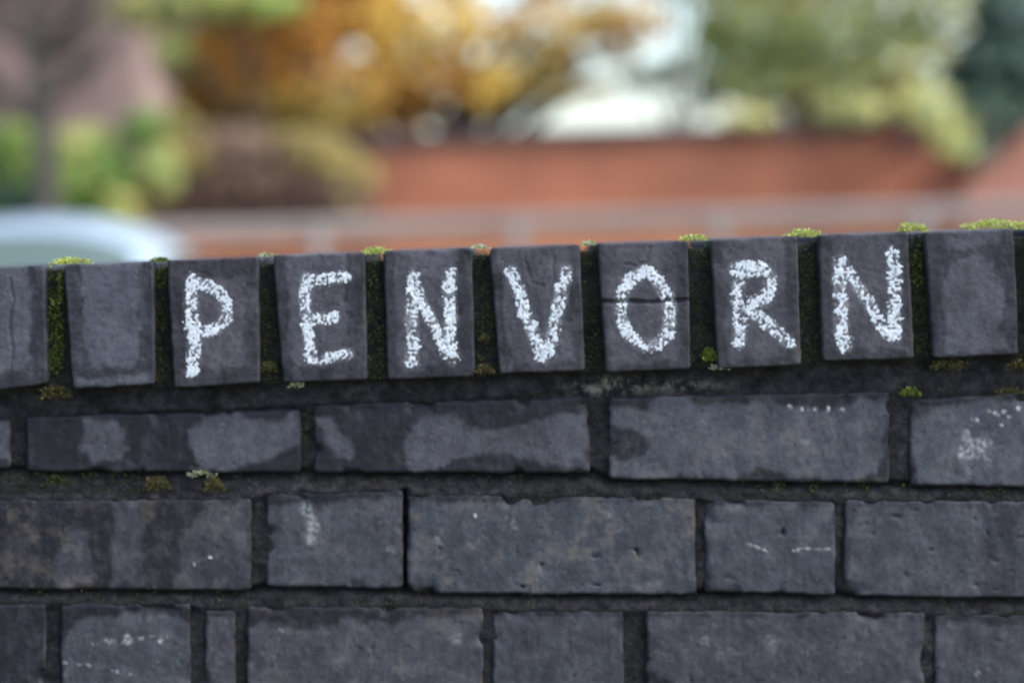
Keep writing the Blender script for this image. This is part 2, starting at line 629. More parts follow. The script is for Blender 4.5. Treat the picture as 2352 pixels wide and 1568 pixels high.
# coping bricks: corner pixels tl tr br bl, letter, dry patch, cracks
def inset(c, l, t, r, b):
    (ax, ay), (bx, by), (cx, cy), (dx, dy) = c
    return [(ax + l, ay + t), (bx - r, by + t), (cx - r, cy - b - 14), (cx - r - 16, cy - b), (dx + l + 16, dy - b), (dx + l, dy - b - 14)]


COPING = [
    (((-104, 615), (102, 610), (108, 882), (-88, 908)), None, [inset(((-104, 615), (102, 610), (108, 882), (-88, 908)), 20, -20, 34, 40)], .9, .25,
     [([(22, 640), (30, 690), (20, 740), (28, 800), (24, 850)], 5, .0009)]),
    (((146, 608), (352, 600), (355, 884), (167, 894)), None, [[(184, 590), (325, 590), (322, 800), (300, 848), (215, 848), (192, 800)], [(170, 868), (350, 862), (352, 882), (172, 890)]], 1.0, .2, []),
    (((383, 598), (593, 590), (597, 879), (400, 892)), 'P', [[(420, 640), (560, 630), (562, 840), (430, 850)]], .75, .75, []),
    (((627, 586), (838, 579), (843, 873), (650, 879)), 'E', [[(655, 570), (795, 570), (800, 835), (670, 845)]], .85, .5, []),
    (((880, 576), (1084, 569), (1091, 865), (890, 873)), 'N', [[(905, 560), (1045, 560), (1062, 830), (915, 860)]], .75, .5, []),
    (((1125, 569), (1331, 561), (1344, 851), (1147, 859)), 'V', [[(1140, 550), (1305, 550), (1318, 830), (1170, 845)]], .72, .6,
     [([(1205, 590), (1212, 625), (1222, 650), (1245, 655)], 4, .0007), ([(1272, 590), (1270, 640), (1262, 670)], 4, .0007)]),
    (((1371, 559), (1580, 553), (1587, 847), (1393, 856)), 'O', [[(1385, 545), (1555, 545), (1565, 830), (1400, 840)]], .65, .6,
     [([(1365, 693), (1440, 692), (1500, 694), (1590, 688)], 6, .0035), ([(1492, 570), (1485, 600), (1465, 612), (1430, 606)], 4, .0007)]),
    (((1632, 550), (1831, 542), (1841, 839), (1649, 848)), 'R', [[(1655, 540), (1800, 535), (1812, 815), (1665, 830)]], .7, .6, []),
    (((1879, 540), (2086, 532), (2100, 824), (1890, 830)), 'N2', [[(1905, 520), (2060, 515), (2075, 800), (1915, 810)]], .68, .65, []),
    (((2123, 533), (2328, 525), (2341, 814), (2145, 823)), None, [ell(2235, 690, 75, 110), [(2160, 510), (2300, 505), (2300, 560), (2170, 575)], [(2160, 770), (2310, 770), (2320, 805), (2165, 812)]], .85, .4, []),
]
LABELS = {None: 'bare coping brick', 'P': 'coping brick chalked with P', 'E': 'coping brick chalked with E', 'N': 'coping brick chalked with the first N',
          'V': 'coping brick chalked with V', 'O': 'cracked coping brick chalked with O', 'R': 'coping brick chalked with R', 'N2': 'coping brick chalked with the last N'}


def coping_brick(c, letter, dry, level, tint, cracks, seed, step=.001):
    g = brick_grid(c, YC + .003 * (random.Random(seed).random() - .5), step, seed, rad=.0014, wob=.00045, chip=.28, cracks=cracks, rough=.8, pits=.45)
    msk = make_mask(g, seed, dry, (), tint, dustmask(letter) if letter else None, .08, 10.0, level, .26)
    V, F, ring = brick_solid(g, .215, 0)
    mf = msk.reshape(-1, 4)
    o = mesh_obj('coping_brick', V, F, M_BRICK, None, np.concatenate([mf, mf[ring]]), True)
    o.parent = wall
    o.matrix_parent_inverse = Matrix.Translation((0, -YW, 0))
    o['label'] = LABELS[letter]
    if letter:
        chalk_letter(c, g, seed, o, letter)
    return o


for i, (c, letter, dry, level, tint, cracks) in enumerate(COPING):
    coping_brick(c, letter, dry, level, tint, cracks, 100 + 7 * i)
# the coping runs on beyond both edges of the frame
for side in (-1, 1):
    for k in range(1, 15):
        dx = 248.5 * k * side
        src = COPING[0][0] if side < 0 else COPING[-1][0]
        c = tuple((x + dx, y - dx * .0362) for x, y in src)
        coping_brick(c, None, [inset(c, 30, 10, 30, 40)], .8, .2 + .5 * random.random(), [], 300 + 31 * k + side, .001 if k == 1 and side > 0 else .004)

# brick courses: each brick is (x0, x1, top at x0, top at x1, bottom at x0, bottom at x1, options)
R2 = [
    (-640, 22, 985, 962, 1078, 1076, dict(dry=[[(-640, 975), (20, 970), (20, 1050), (-200, 1070), (-640, 1060)]])),
    (60, 690, 957, 941, 1082, 1085, dict(dry=[[(195, 965), (270, 962), (282, 1005), (297, 1030), (280, 1055), (212, 1066), (185, 1030)],
                                             [(440, 990), (480, 958), (540, 946), (580, 962), (640, 966), (682, 944), (688, 1010), (650, 1040), (590, 1060), (520, 1082), (452, 1074), (435, 1030)]], tint=.35)),
    (722, 1356, 930, 912, 1085, 1086, dict(dry=[[(728, 950), (758, 955), (780, 990), (815, 1040), (800, 1058), (770, 1050), (742, 1000)],
                                               [(950, 970), (990, 950), (1040, 950), (1080, 985), (1150, 990), (1220, 970), (1290, 950), (1347, 948), (1352, 1072), (1280, 1074), (1240, 1062), (1180, 1045),
                                                (1100, 1040), (1060, 1050), (1000, 1082), (940, 1082), (934, 1000)]], tint=.4)),
    (1400, 2042, 912, 899, 1100, 1110, dict(dry=[[(1395, 942), (1480, 937), (1505, 910), (1560, 902), (1600, 925), (1680, 930), (1740, 915), (1800, 932), (1860, 936), (1900, 942), (1980, 918), (2035, 910),
                                                 (2040, 980), (2022, 1010), (2038, 1040), (2012, 1088), (1900, 1104), (1820, 1092), (1740, 1072), (1680, 1098), (1560, 1094), (1395, 1100)]],
                                           holes=[ell(1440, 1022, 52, 34)], tint=.15, ochre=.8, level=1.0,
                                           white=dots([(1815, 934, 6, 1), (1842, 938, 4, .9), (1858, 939, 3, .9), (1872, 938, 5, .9), (1902, 936, 6, .9), (1936, 940, 5, .8), (1842, 966, 5, .8), (1612, 966, 5, .8), (1480, 967, 5, .7),
                                                       (1850, 1015, 14, .22)]))),
    (2090, 2700, 918, 880, 1113, 1128, dict(dry=[[(2095, 975), (2140, 935), (2200, 930), (2250, 918), (2352, 915), (2690, 895), (2690, 1110), (2110, 1110), (2095, 1000)]], tint=.12, ochre=.25,
                                           white=lambda px, py: np.maximum(dots([(2270, 942, 7, 1), (2288, 950, 9, 1), (2306, 944, 6, 1), (2318, 958, 6, .9), (2300, 975, 5, .8), (2245, 962, 6, .8), (2232, 962, 4, .7), (2340, 935, 6, .8)])(px, py),
                                                                           .6 * np.clip(fbm(px / 16, py / 26, 77, 4) - .40, 0, 1) * 2.2 * (1 - sstep(25, 75, np.hypot((px - 2230) * .9, py - 1025)))))),
]
R3 = [
    (-120, 576, 1148, 1146, 1350, 1356, dict(dry=[[(257, 1150), (325, 1150), (330, 1345), (255, 1345)], [(440, 1185), (500, 1155), (572, 1150), (574, 1350), (400, 1352), (420, 1260)],
                                                  [(120, 1300), (160, 1220), (200, 1230), (215, 1340), (130, 1345)]], level=.72, low=.04, tint=.45, ochre=.9,  # besides damp, level is lowered to paint vignetting at the left
                                             white=dots([(482, 1278, 5, 1), (446, 1296, 4, .9)]))),
    (612, 925, 1132, 1127, 1346, 1352, dict(dry=[[(614, 1160), (700, 1150), (730, 1165), (790, 1150), (922, 1140), (925, 1345), (612, 1345)]], tint=.25, ochre=.25,
                                            white=lambda px, py: .3 * (1 - sstep(4, 20, seg_dist(px, py, [(700, 1165), (722, 1205), (715, 1240)]))) + .3 * (1 - sstep(4, 16, np.hypot(px - 900, (py - 1260) * 1.3))))),
    (936, 1598, 1136, 1142, 1362, 1366, dict(dry=[[(945, 1150), (1590, 1150), (1597, 1340), (1575, 1362), (940, 1360)]], tint=.08, ochre=1.3, pits=2.6, chip=1.4,
                                             white=dots([(1090, 1183, 5, .9), (1180, 1205, 14, .3), (1160, 1190, 10, .25), (1005, 1240, 10, .3), (1400, 1180, 12, .3), (1430, 1215, 16, .2)]))),
    (1618, 1918, 1146, 1151, 1360, 1366, dict(dry=[[(1620, 1160), (1915, 1160), (1916, 1362), (1720, 1362), (1700, 1345), (1640, 1345), (1622, 1300)]], tint=.08, ochre=.5,
                                              cracks=[([(1797, 1222), (1799, 1223)], 9, .003)],
                                              white=lambda px, py: .5 * (1 - sstep(1, 5, seg_dist(px, py, [(1712, 1248), (1740, 1256), (1762, 1266)]))) + .45 * (1 - sstep(1, 5, seg_dist(px, py, [(1824, 1264), (1850, 1258), (1905, 1262)]))))),
    (1940, 2610, 1148, 1154, 1368, 1376, dict(dry=[[(1960, 1165), (2250, 1160), (2265, 1250), (2255, 1370), (1940, 1365)], [(2340, 1160), (2600, 1165), (2600, 1370), (2330, 1370)]], tint=.15, ochre=.25, pits=2.2, level=.9, low=.3)),
]
R4 = [
    (-560, 105, 1386, 1388, 1596, 1598, dict(dry=[[(-560, 1420), (-100, 1420), (-60, 1590), (-560, 1590)]], low=.05, tint=.4, level=.5)),  # low level: damp, plus vignetting towards the left put into the colour
    (140, 437, 1388, 1386, 1600, 1600, dict(dry=[[(150, 1450), (190, 1420), (260, 1412), (330, 1408), (380, 1410), (432, 1430), (434, 1600), (142, 1600)]], tint=.1, ochre=.35,
                                            white=lambda px, py: np.maximum(.32 * (1 - sstep(1, 6, seg_dist(px, py, [(145, 1520), (200, 1525), (260, 1540), (300, 1548)]))) * (fbm(px / 8, py / 8, 5) > .45),
                                                                            np.maximum(.3 * (1 - sstep(1, 9, seg_dist(px, py, [(215, 1475), (290, 1470), (380, 1462)]))) * (fbm(px / 14, py / 9, 6) > .55), dots([(294, 1468, 9, .8), (370, 1472, 7, .8)])(px, py))))),
    (470, 540, 1400, 1402, 1600, 1600, dict(dry=[[(474, 1420), (538, 1415), (540, 1600), (472, 1600)]], tint=.8, ochre=.3)),
    (568, 1110, 1392, 1396, 1602, 1604, dict(dry=[[(575, 1440), (640, 1420), (680, 1445), (760, 1440), (800, 1415), (900, 1440), (940, 1415), (1105, 1410), (1108, 1600), (570, 1600)]], tint=.7, ochre=.55,
                                             white=dots([(646, 1448, 9, .4), (1050, 1465, 14, .3)]))),
    (1132, 1432, 1400, 1404, 1604, 1606, dict(dry=[[(1134, 1410), (1428, 1412), (1430, 1604), (1134, 1602)]], tint=.3, level=.85)),
    (1485, 2124, 1402, 1406, 1606, 1610, dict(dry=[[(1490, 1412), (2118, 1415), (2122, 1606), (1580, 1606), (1540, 1560), (1490, 1540)]], tint=.55, level=.9, ochre=.3,
                                             white=dots([(1770, 1478, 14, .3), (1850, 1500, 10, .3), (1620, 1470, 14, .25)]))),
    (2146, 2790, 1410, 1416, 1608, 1612, dict(dry=[[(2150, 1430), (2240, 1425), (2300, 1440), (2780, 1440), (2780, 1608), (2148, 1606)]], tint=.3, ochre=.2,
                                             white=dots([(2245, 1545, 7, .7)]))),
]


def course(rows, seed0, lev=.8):
    mv, mf, mc = [], [], []
    base = 0
    for i, (x0, x1, t0, t1, b0, b1, o) in enumerate(rows):
        c = ((x0, t0), (x1, t1), (x1, b1), (x0, b0))
        o = dict(o)
        step = .0014 if (x1 > -60 and x0 < 2420 and t0 < 1580) else .006
        seed = seed0 + 13 * i
        g = brick_grid(c, YW + .0016 * (random.random() - .5), step, seed, rad=.0010, wob=.0009, chip=o.pop('chip', 1.0), cracks=o.pop('cracks', ()), pits=o.pop('pits', 1.0))
        o['ochre'] = o.get('ochre', 0) * .6
        o['level'] = o.get('level', 1.0) * lev
        msk = make_mask(g, seed, **o)
        V, F, ring = brick_solid(g, .1, base)
        m4 = msk.reshape(-1, 4)
        mv.append(V)
        mf += F
        mc += [m4, m4[ring]]
        base += len(V)
    o = mesh_obj('brick_course', np.concatenate(mv), mf, M_BRICK, None, np.concatenate(mc), True)
    o.parent = wall
    o.matrix_parent_inverse = Matrix.Translation((0, -YW, 0))
    return o


def extend(rows):
    """carry a course on past the frame with stretchers and headers"""
    rows = list(rows)
    sl = lambda r: ((r[3] - r[2]) / (r[1] - r[0]), (r[5] - r[4]) / (r[1] - r[0]))
    first, last = rows[0], rows[-1]
    x = first[0] - 26
    while x > -3800:
        wd = random.choice((640, 640, 310))
        rows.insert(0, (x - wd, x, first[2], first[2], first[4], first[4], dict(tint=random.random(), level=.8)))
        x -= wd + 26
    x = last[1] + 26
    while x < 6000:
        wd = random.choice((640, 640, 310))
        rows.append((x, x + wd, last[3], last[3], last[5], last[5], dict(tint=random.random(), level=.8)))
        x += wd + 26
    return rows


for k, r in enumerate((R2, R3, R4)):
    course(extend(r), 1000 + 300 * k, (.84, .66, .60)[k])  # lower courses darkened through their dry level to carry lens vignetting
for k in range(14):                      # courses below the frame, down to the ground
    top = 1630 + 238 * k
    rows, x = [], -3800 + (330 if k % 2 else 0)
    while x < 6000:
        wd = random.choice((640, 640, 310))
        rows.append((x, x + wd, top, top, top + 212, top + 212, dict(tint=random.random(), level=.8)))
        x += wd + 26
    course(rows, 2000 + 300 * k)


def mortar():
    xs = np.concatenate([np.linspace(-1.55, -.42, 60)[:-1], np.linspace(-.42, .42, 420), np.linspace(.42, 1.55, 60)[1:]])
    s = np.concatenate([np.linspace(0, .36, 190), np.linspace(.36, 1.24, 60)[1:]])
    X, S = np.meshgrid(xs, s)
    ptop = W(np.array([0, 2352]), np.array([612, 527]), YW)
    ztop = ptop[0, 2] + (X - ptop[0, 0]) * (ptop[1, 2] - ptop[0, 2]) / (ptop[1, 0] - ptop[0, 0]) - .004
    ztop = ztop - .003 * vnoise(X * 40, X * 0 + 3, 9)
    Z = ztop - S
    # pixel of each point, to tell the coping joints from the beds
    v = (np.stack([X, np.full_like(X, YW), Z], -1) - EN) @ RN
    px, py = 1176 + FPX * v[..., 0] / -v[..., 2], 784 - FPX * v[..., 1] / -v[..., 2]
    cop_b = 905 - px * .0350
    above = sstep(8, -8, py - cop_b)                       # 1 within the coping
    r2top = 955 - px * .0245
    bed = (1 - above) * sstep(14, -8, py - r2top)          # thick bed below the coping, nearly flush
    rec = .0030 - .0065 * above - .0020 * bed
    rec = rec + .004 * (fbm(X * 55, Z * 55, 3, 4) - .5) * (1 - .4 * bed)
    rec = rec + .0016 * (fbm(X * 240, Z * 240, 8, 2) - .5)
    # weather-struck pointing: set back under each course, nearly flush with the one below
    for rows, nxt in ((R2, R3), (R3, R4)):
        bx = [q for b in rows for q in (b[0], b[1])]
        by = [q for b in rows for q in (b[4], b[5])]
        tx = [q for b in nxt for q in (b[0], b[1])]
        ty = [q for b in nxt for q in (b[2], b[3])]
        yb, yt = np.interp(px, bx, by), np.interp(px, tx, ty)
        f = np.clip((py - yb) / (yt - yb), 0, 1)
        inb = sstep(-10, -2, py - yb) * (1 - sstep(2, 10, py - yt))
        rec = rec * (1 - inb) + inb * (.010 * (1 - f) ** 2.6 + .0004 + .004 * (fbm(px / 22, py / 10, 45) - .4))
    rec = rec + .012 * np.exp(-((px - 930) / 6) ** 2) * (py > 1120) * (py < 1356)
    # a fine crack along the bed
    ck = seg_dist(px + (vnoise(px / 30, py / 30, 4) - .5) * 10, py + (vnoise(px / 30, py / 30, 6) - .5) * 12, [(230, 952), (690, 938), (1000, 925), (1210, 915), (1330, 895), (1380, 880)])
    rec = rec + .003 * (1 - sstep(2, 6, ck))
    Yv = YW + np.clip(rec, -.008, .03)
    P = np.stack([X, Yv, Z], -1)
    light = .20 + .36 * bed + .30 * (1 - above) * fbm(px / 50, py / 18, 12) + .1 * fbm(px / 22, py / 22, 14) + .45 * above
    # the joint right of the long smooth brick and the last but one upright joint are bare grey; the two wide spots paint the ledge's lit top
    for (x, y, rx, ry, k) in ((2068, 1040, 36, 75, .35), (1378, 1090, 30, 30, .2), (650, 1130, 160, 14, .5), (780, 1122, 120, 10, .6), (2135, 1500, 12, 80, .8)):
        light = light + k * np.exp(-((px - x) / rx) ** 2 - ((py - y) / ry) ** 2)
    ledge = np.zeros_like(px)  # lit top of the bed ledges, put into the mortar's colour
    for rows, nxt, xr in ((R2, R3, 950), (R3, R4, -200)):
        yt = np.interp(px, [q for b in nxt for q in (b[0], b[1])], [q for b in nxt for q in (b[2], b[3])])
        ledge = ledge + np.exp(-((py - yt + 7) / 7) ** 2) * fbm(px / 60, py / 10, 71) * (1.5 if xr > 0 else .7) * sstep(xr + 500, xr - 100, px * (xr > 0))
    light = light + ledge + .9 * np.exp(-((py - 1127) / 4) ** 2) * sstep(640, 670, px) * sstep(830, 790, px)  # bright line: light catching the ledge's edge, painted into the mortar
    green = above * (.35 + .5 * fbm(px / 30, py / 60, 15)) + .5 * (1 - above) * np.clip(fbm(px / 70, py / 14, 16) - .52, 0, 1) * 3
    green = green + .8 * np.exp(-((px - 130) / 26) ** 2) * above + .5 * np.exp(-((px - 2110) / 26) ** 2) * above
    lich = np.exp(-((px - 1400) / 62) ** 2 - ((py - 886) / 16) ** 2) * 1.8 + .9 * np.exp(-((px - 1560) / 80) ** 2 - ((py - 886) / 10) ** 2) + .5 * np.exp(-((px - 680) / 16) ** 2 - ((py - 885) / 6) ** 2)
    col = np.stack([np.clip(light, 0, 1), np.clip(green, 0, 1), np.clip(lich, 0, 1), np.ones_like(px)], -1)
    nvv, nuu = X.shape
    idx = np.arange(nvv * nuu).reshape(nvv, nuu)
    F = np.stack([idx[:-1, :-1], idx[1:, :-1], idx[1:, 1:], idx[:-1, 1:]], -1).reshape(-1, 4).tolist()
    ring = np.concatenate([idx[0, :], idx[1:, -1], idx[-1, -2::-1], idx[-2:0:-1, 0]])
    rp = P.reshape(-1, 3)[ring].copy()
    rp[:, 1] = YW + .2
    n = len(ring)
    b0 = nvv * nuu
    F += [(int(ring[i]), int(ring[(i + 1) % n]), b0 + (i + 1) % n, b0 + i) for i in range(n)]
    F.append(tuple(range(b0, b0 + n)))
    c4 = col.reshape(-1, 4)
    o = mesh_obj('mortar', np.concatenate([P.reshape(-1, 3), rp]), F, M_MORTAR, None, np.concatenate([c4, c4[ring]]), True)
    o.parent = wall
    o.matrix_parent_inverse = Matrix.Translation((0, -YW, 0))


mortar()


# ------------------------------------------------------------------ moss
def leaflets(mb, pts, dirs, size, cols):
    for p, d, s, c in zip(pts, dirs, size, cols):
        d = Vector(d).normalized()
        a = d.orthogonal().normalized()
        a.rotate(Matrix.Rotation(random.random() * 6.28, 3, d))
        p = Vector(p)
        w_ = s * .32
        mb.add([p, p + d * s * .5 + a * w_, p + d * s, p + d * s * .5 - a * w_], [(0, 1, 2, 3)], (*c, 1))


GREENS = {'lime': [(.44, .50, .09), (.60, .62, .24), (.30, .40, .05), (.34, .32, .14)],
          'green': [(.10, .15, .02), (.17, .22, .04), (.05, .08, .012)],
          'dark': [(.035, .05, .012), (.06, .075, .02), (.09, .10, .03), (.06, .05, .03)],
          'olive': [(.07, .08, .018), (.13, .12, .045), (.04, .042, .014), (.10, .06, .035)],
          'pale': [(.40, .42, .28), (.55, .55, .42), (.22, .27, .07)]}


def moss_clump(px, py, Y, rx, rz, ry, pal, n, label):
    """a cushion of moss shoots at the given photo pixel; radii in mm"""
    c = at(px, py, Y)
    if Y == YT or Y == YT + .012:
        rx, rz, n = rx * 1.12, rz * .95, int(n * 1.3)
    mb = MB()
    for _ in range(n):
        th, ph = random.random() * 6.283, math.acos(random.random())
        d = Vector((math.sin(ph) * math.cos(th), math.sin(ph) * math.sin(th), math.cos(ph)))
        if d.y > .4:
            d.y *= .4
        r = .55 + .5 * random.random()
        lump = .75 + .5 * float(vnoise(np.array(d.x * 2.5 + px), np.array(d.z * 2.5 + py), 3))
        p = Vector((c.x + d.x * rx * .001 * r * lump, c.y + d.y * ry * .001 * r, c.z + (d.z - .15) * rz * .001 * r * lump))
        dd = Vector((d.x + random.uniform(-.5, .5), d.y + random.uniform(-.5, .5), d.z + .5 + random.uniform(-.3, .3)))
        col = random.choice(GREENS[pal])
        k = random.uniform(.8, 1.2)
        leaflets(mb, [p], [dd], [random.uniform(.0012, .0026)], [tuple(q * k for q in col)])
    o = mb.build('moss_clump', M_MOSS)
    tag(o, label, 'moss', 'moss clumps on the brick wall')
    return o


YT = YC + .012
for a in [
    (165, 606, YT, 14, 5.5, 14, 'lime', 420, 'lime moss clump on top of the wall beside the first bare brick'),
    (368, 601, YT, 5, 2.5, 10, 'green', 160, 'thin moss tuft on top of the joint left of chalk P'),
    (612, 590, YT, 6, 2.5, 10, 'pale', 130, 'pale flat moss tuft on top of the joint between P and E'),
    (864, 583, YT, 9, 5, 14, 'lime', 320, 'lime moss clump on top of the joint between E and N'),
    (1104, 572, YT, 6, 2.5, 12, 'pale', 170, 'small pale moss clump on top of the joint between N and V'),
    (1352, 564, YT, 5, 3, 10, 'pale', 130, 'tiny moss tuft on top of the joint between V and O'),
    (1594, 552, YT, 9, 4, 14, 'lime', 260, 'low moss clump on top of the joint between O and R'),
    (1840, 543, YT, 12, 6, 16, 'lime', 420, 'bright moss clump on top of the joint between R and the last N'),
    (2096, 531, YT, 10, 7, 14, 'lime', 380, 'tall moss clump on top of the joint right of the last N'),
    (2270, 525, YT + .012, 17, 7, 16, 'lime', 560, 'long moss cushion along the top of the bare brick right of the last N'),
    (2340, 527, YT, 9, 6, 12, 'lime', 300, 'moss clump at the top right end of the wall'),
    (618, 852, YC + .004, 6, 8, 6, 'olive', 300, 'olive moss clump low in the joint between P and E'),
    (680, 888, YC + .004, 5, 4, 5, 'pale', 120, 'small pale moss tuft under chalk letter E'),
    (1112, 856, YC + .003, 7, 6, 6, 'olive', 300, 'moss clump at the foot of the joint between N and V'),
    (1112, 782, YC + .0065, 5, 4, 4, 'olive', 130, 'small moss tuft halfway down the joint between N and V'),
    (1632, 826, YC + .004, 6, 9, 6, 'green', 300, 'green moss clump at the foot of the joint between O and R'),
    (1652, 848, YC + .004, 6, 3, 5, 'pale', 130, 'pale moss tuft under the left corner of the R brick'),
    (125, 912, YC + .006, 13, 8, 6, 'olive', 420, 'dark olive moss clump under the left coping joint'),
    (2172, 846, YC + .006, 14, 8, 6, 'olive', 460, 'wide olive moss clump below the bare brick right of the last N'),
    (2092, 908, YC + .0065, 8, 6, 6, 'green', 260, 'moss clump on the mortar bed above the bare grey joint'),
    (2338, 848, YC + .005, 8, 8, 6, 'olive', 260, 'moss clump under the coping at the right edge'),
    (2318, 904, YC + .0065, 10, 4, 5, 'olive', 220, 'flat moss clump along the brick with white bloom'),
    (360, 1122, YW - .001, 9.5, 10, 8, 'olive', 520, 'round moss cushion on the second brick ledge, the left of a pair'),
    (490, 1126, YW - .001, 9.5, 10.5, 8, 'olive', 480, 'reddish green moss cushion on the ledge, the right of a pair'),
    (464, 1092, YW + .002, 10, 7, 6, 'pale', 240, 'frosted pale moss tuft above the pair of moss cushions'),
    (312, 1134, YW + .003, 4, 3, 4, 'dark', 90, 'tiny dark moss tuft left of the pair of cushions'),
    (130, 1112, YW + .004, 11, 7, 5, 'dark', 300, 'dark moss clump in the bed joint near the left edge'),
    (905, 1388, YW + .004, 6, 6, 5, 'dark', 160, 'small dark moss tuft above the purple bottom brick'),
]:
    moss_clump(*a)

# thin moss that creeps through the joints
mb = MB()


def creep(x0, x1, y0, y1, Y, n, pal, lo=.0008, hi=.002, th=.45):
    k = 0
    while k < n:
        px, py = random.uniform(x0, x1), random.uniform(y0, y1)
        k += 1
        if float(fbm(np.array(px / 18), np.array(py / 26), 91)) < th:
            continue
        p = at(px, py, Y + random.uniform(-.002, .002))
        col = random.choice(GREENS[pal])
        q = random.uniform(.7, 1.25)
        leaflets(mb, [p], [(random.uniform(-.7, .7), -random.uniform(.2, 1), random.uniform(-.4, .9))], [random.uniform(lo, hi)], [tuple(v * q for v in col)])


creep(112, 146, 605, 860, YC + .0065, 1500, 'green', th=.36)
creep(118, 140, 605, 700, YC + .0065, 400, 'lime', th=.45)
creep(358, 388, 602, 690, YC + .007, 420, 'green', th=.42)
creep(360, 390, 690, 880, YC + .0065, 1200, 'dark')
creep(2090, 2120, 540, 660, YC + .0065, 500, 'green', th=.42)
creep(2096, 2138, 660, 820, YC + .0065, 900, 'dark')
for gx0, gx1, yt in ((600, 640, 590), (845, 882, 580), (1092, 1135, 575), (1340, 1385, 565), (1588, 1640, 555), (1838, 1885, 545)):
    creep(gx0, gx1, yt, yt + 290, YC + .0065, 1300, 'dark', th=.42)
    creep(gx0 + 6, gx1 - 6, yt, yt + 60, YC + .0065, 80, 'green', th=.5)
creep(0, 340, 1085, 1135, YW + .002, 1100, 'dark')
creep(1640, 2100, 1108, 1138, YW + .003, 900, 'green', th=.55)
creep(2100, 2352, 1120, 1145, YW + .002, 400, 'dark')
creep(690, 725, 940, 1010, YW + .004, 200, 'green')
creep(1362, 1398, 920, 1080, YW + .005, 420, 'olive', th=.48)
creep(2050, 2352, 880, 915, YW + .002, 320, 'dark')
creep(0, 600, 1352, 1395, YW + .002, 900, 'dark')
creep(600, 1600, 1360, 1400, YW + .002, 1000, 'dark', th=.55)
creep(1600, 2352, 1368, 1405, YW + .002, 900, 'dark', th=.52)
creep(500, 1900, 1088, 1122, YW + .003, 1100, 'dark', th=.5)
tag(mb.build('moss', M_MOSS), 'thin green moss creeping through the mortar joints of the wall', 'moss', kind='stuff')


# ------------------------------------------------------------------ ground behind the wall
def structure(o):
    o['kind'] = 'structure'
    return o


g_ = MB()
g_.add([(-600, -200, 0), (600, -200, 0), (600, 900, 0), (-600, 900, 0)], [(0, 1, 2, 3)])
structure(g_.build('ground', M_SOIL))
g_ = MB()
g_.add([(-60, 3.0, .004), (60, 3.0, .004), (60, 13.0, .004), (-60, 13.0, .004)], [(0, 1, 2, 3)])
structure(g_.build('road', M_ASPH))
g_ = MB()
g_.box(-60, 60, 13.16, 16.3, -.05, .12)
structure(g_.build('pavement', M_PAVE))
g_ = MB()
g_.box(-60, 60, 13.0, 13.155, -.05, .13, .015)
structure(g_.build('kerb', M_KERB))


# ------------------------------------------------------------------ far brick walls
def slope_wall(name, label, pts_top, Y, thick, mat, plinth=None, cope=M_COPE, cope_h=.11):
    """free-standing wall whose top runs through the given pixels"""
    P = [at(x, y, Y) for x, y in pts_top]
    root = thing(name, label, 'wall', ((P[0].x + P[-1].x) / 2, Y, 0))
    b = MB()
    pl = MB()
    cp = MB()
    for p, q in zip(P[:-1], P[1:]):
        zb = plinth if plinth else 0
        vs = [(p.x, Y, zb), (q.x, Y, zb), (q.x, Y, q.z - cope_h), (p.x, Y, p.z - cope_h)]
        vs += [(x, Y + thick, z) for x, y, z in vs]
        b.add(vs, [(0, 1, 2, 3), (5, 4, 7, 6), (3, 2, 6, 7), (0, 4, 5, 1), (1, 5, 6, 2), (4, 0, 3, 7)])
        vs = [(p.x, Y - .04, p.z - cope_h + .002), (q.x, Y - .04, q.z - cope_h + .002), (q.x, Y - .04, q.z - .02), (p.x, Y - .04, p.z - .02),
              (p.x, Y + thick + .04, p.z - cope_h + .002), (q.x, Y + thick + .04, q.z - cope_h + .002), (q.x, Y + thick + .04, q.z - .02), (p.x, Y + thick + .04, p.z - .02),
              (p.x, Y + thick / 2, p.z), (q.x, Y + thick / 2, q.z)]
        cp.add(vs, [(0, 1, 2, 3), (5, 4, 7, 6), (3, 2, 9, 8), (8, 9, 6, 7), (0, 4, 5, 1), (0, 3, 8, 7, 4), (1, 5, 6, 9, 2)])
    b.build('masonry', mat, root)
    cp.build('coping', cope, root)
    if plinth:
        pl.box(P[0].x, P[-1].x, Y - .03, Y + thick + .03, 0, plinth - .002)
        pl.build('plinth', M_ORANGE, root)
    return root


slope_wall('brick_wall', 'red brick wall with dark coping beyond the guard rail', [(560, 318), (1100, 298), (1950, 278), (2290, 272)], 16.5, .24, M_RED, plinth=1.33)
slope_wall('brick_wall', 'salmon brick wall with sloping top at the far right', [(2215, 435), (2262, 388), (2352, 308), (2600, 90), (3300, 60)], 15.4, .24, M_SALMON, cope=M_SALMON, cope_h=.05)

slope_wall('brick_wall', 'low orange brick wall at the foot of the clipped hedge', [(250, 562), (900, 548)], 14.95, .22, M_ORANGE, cope=M_ORANGE, cope_h=.05)

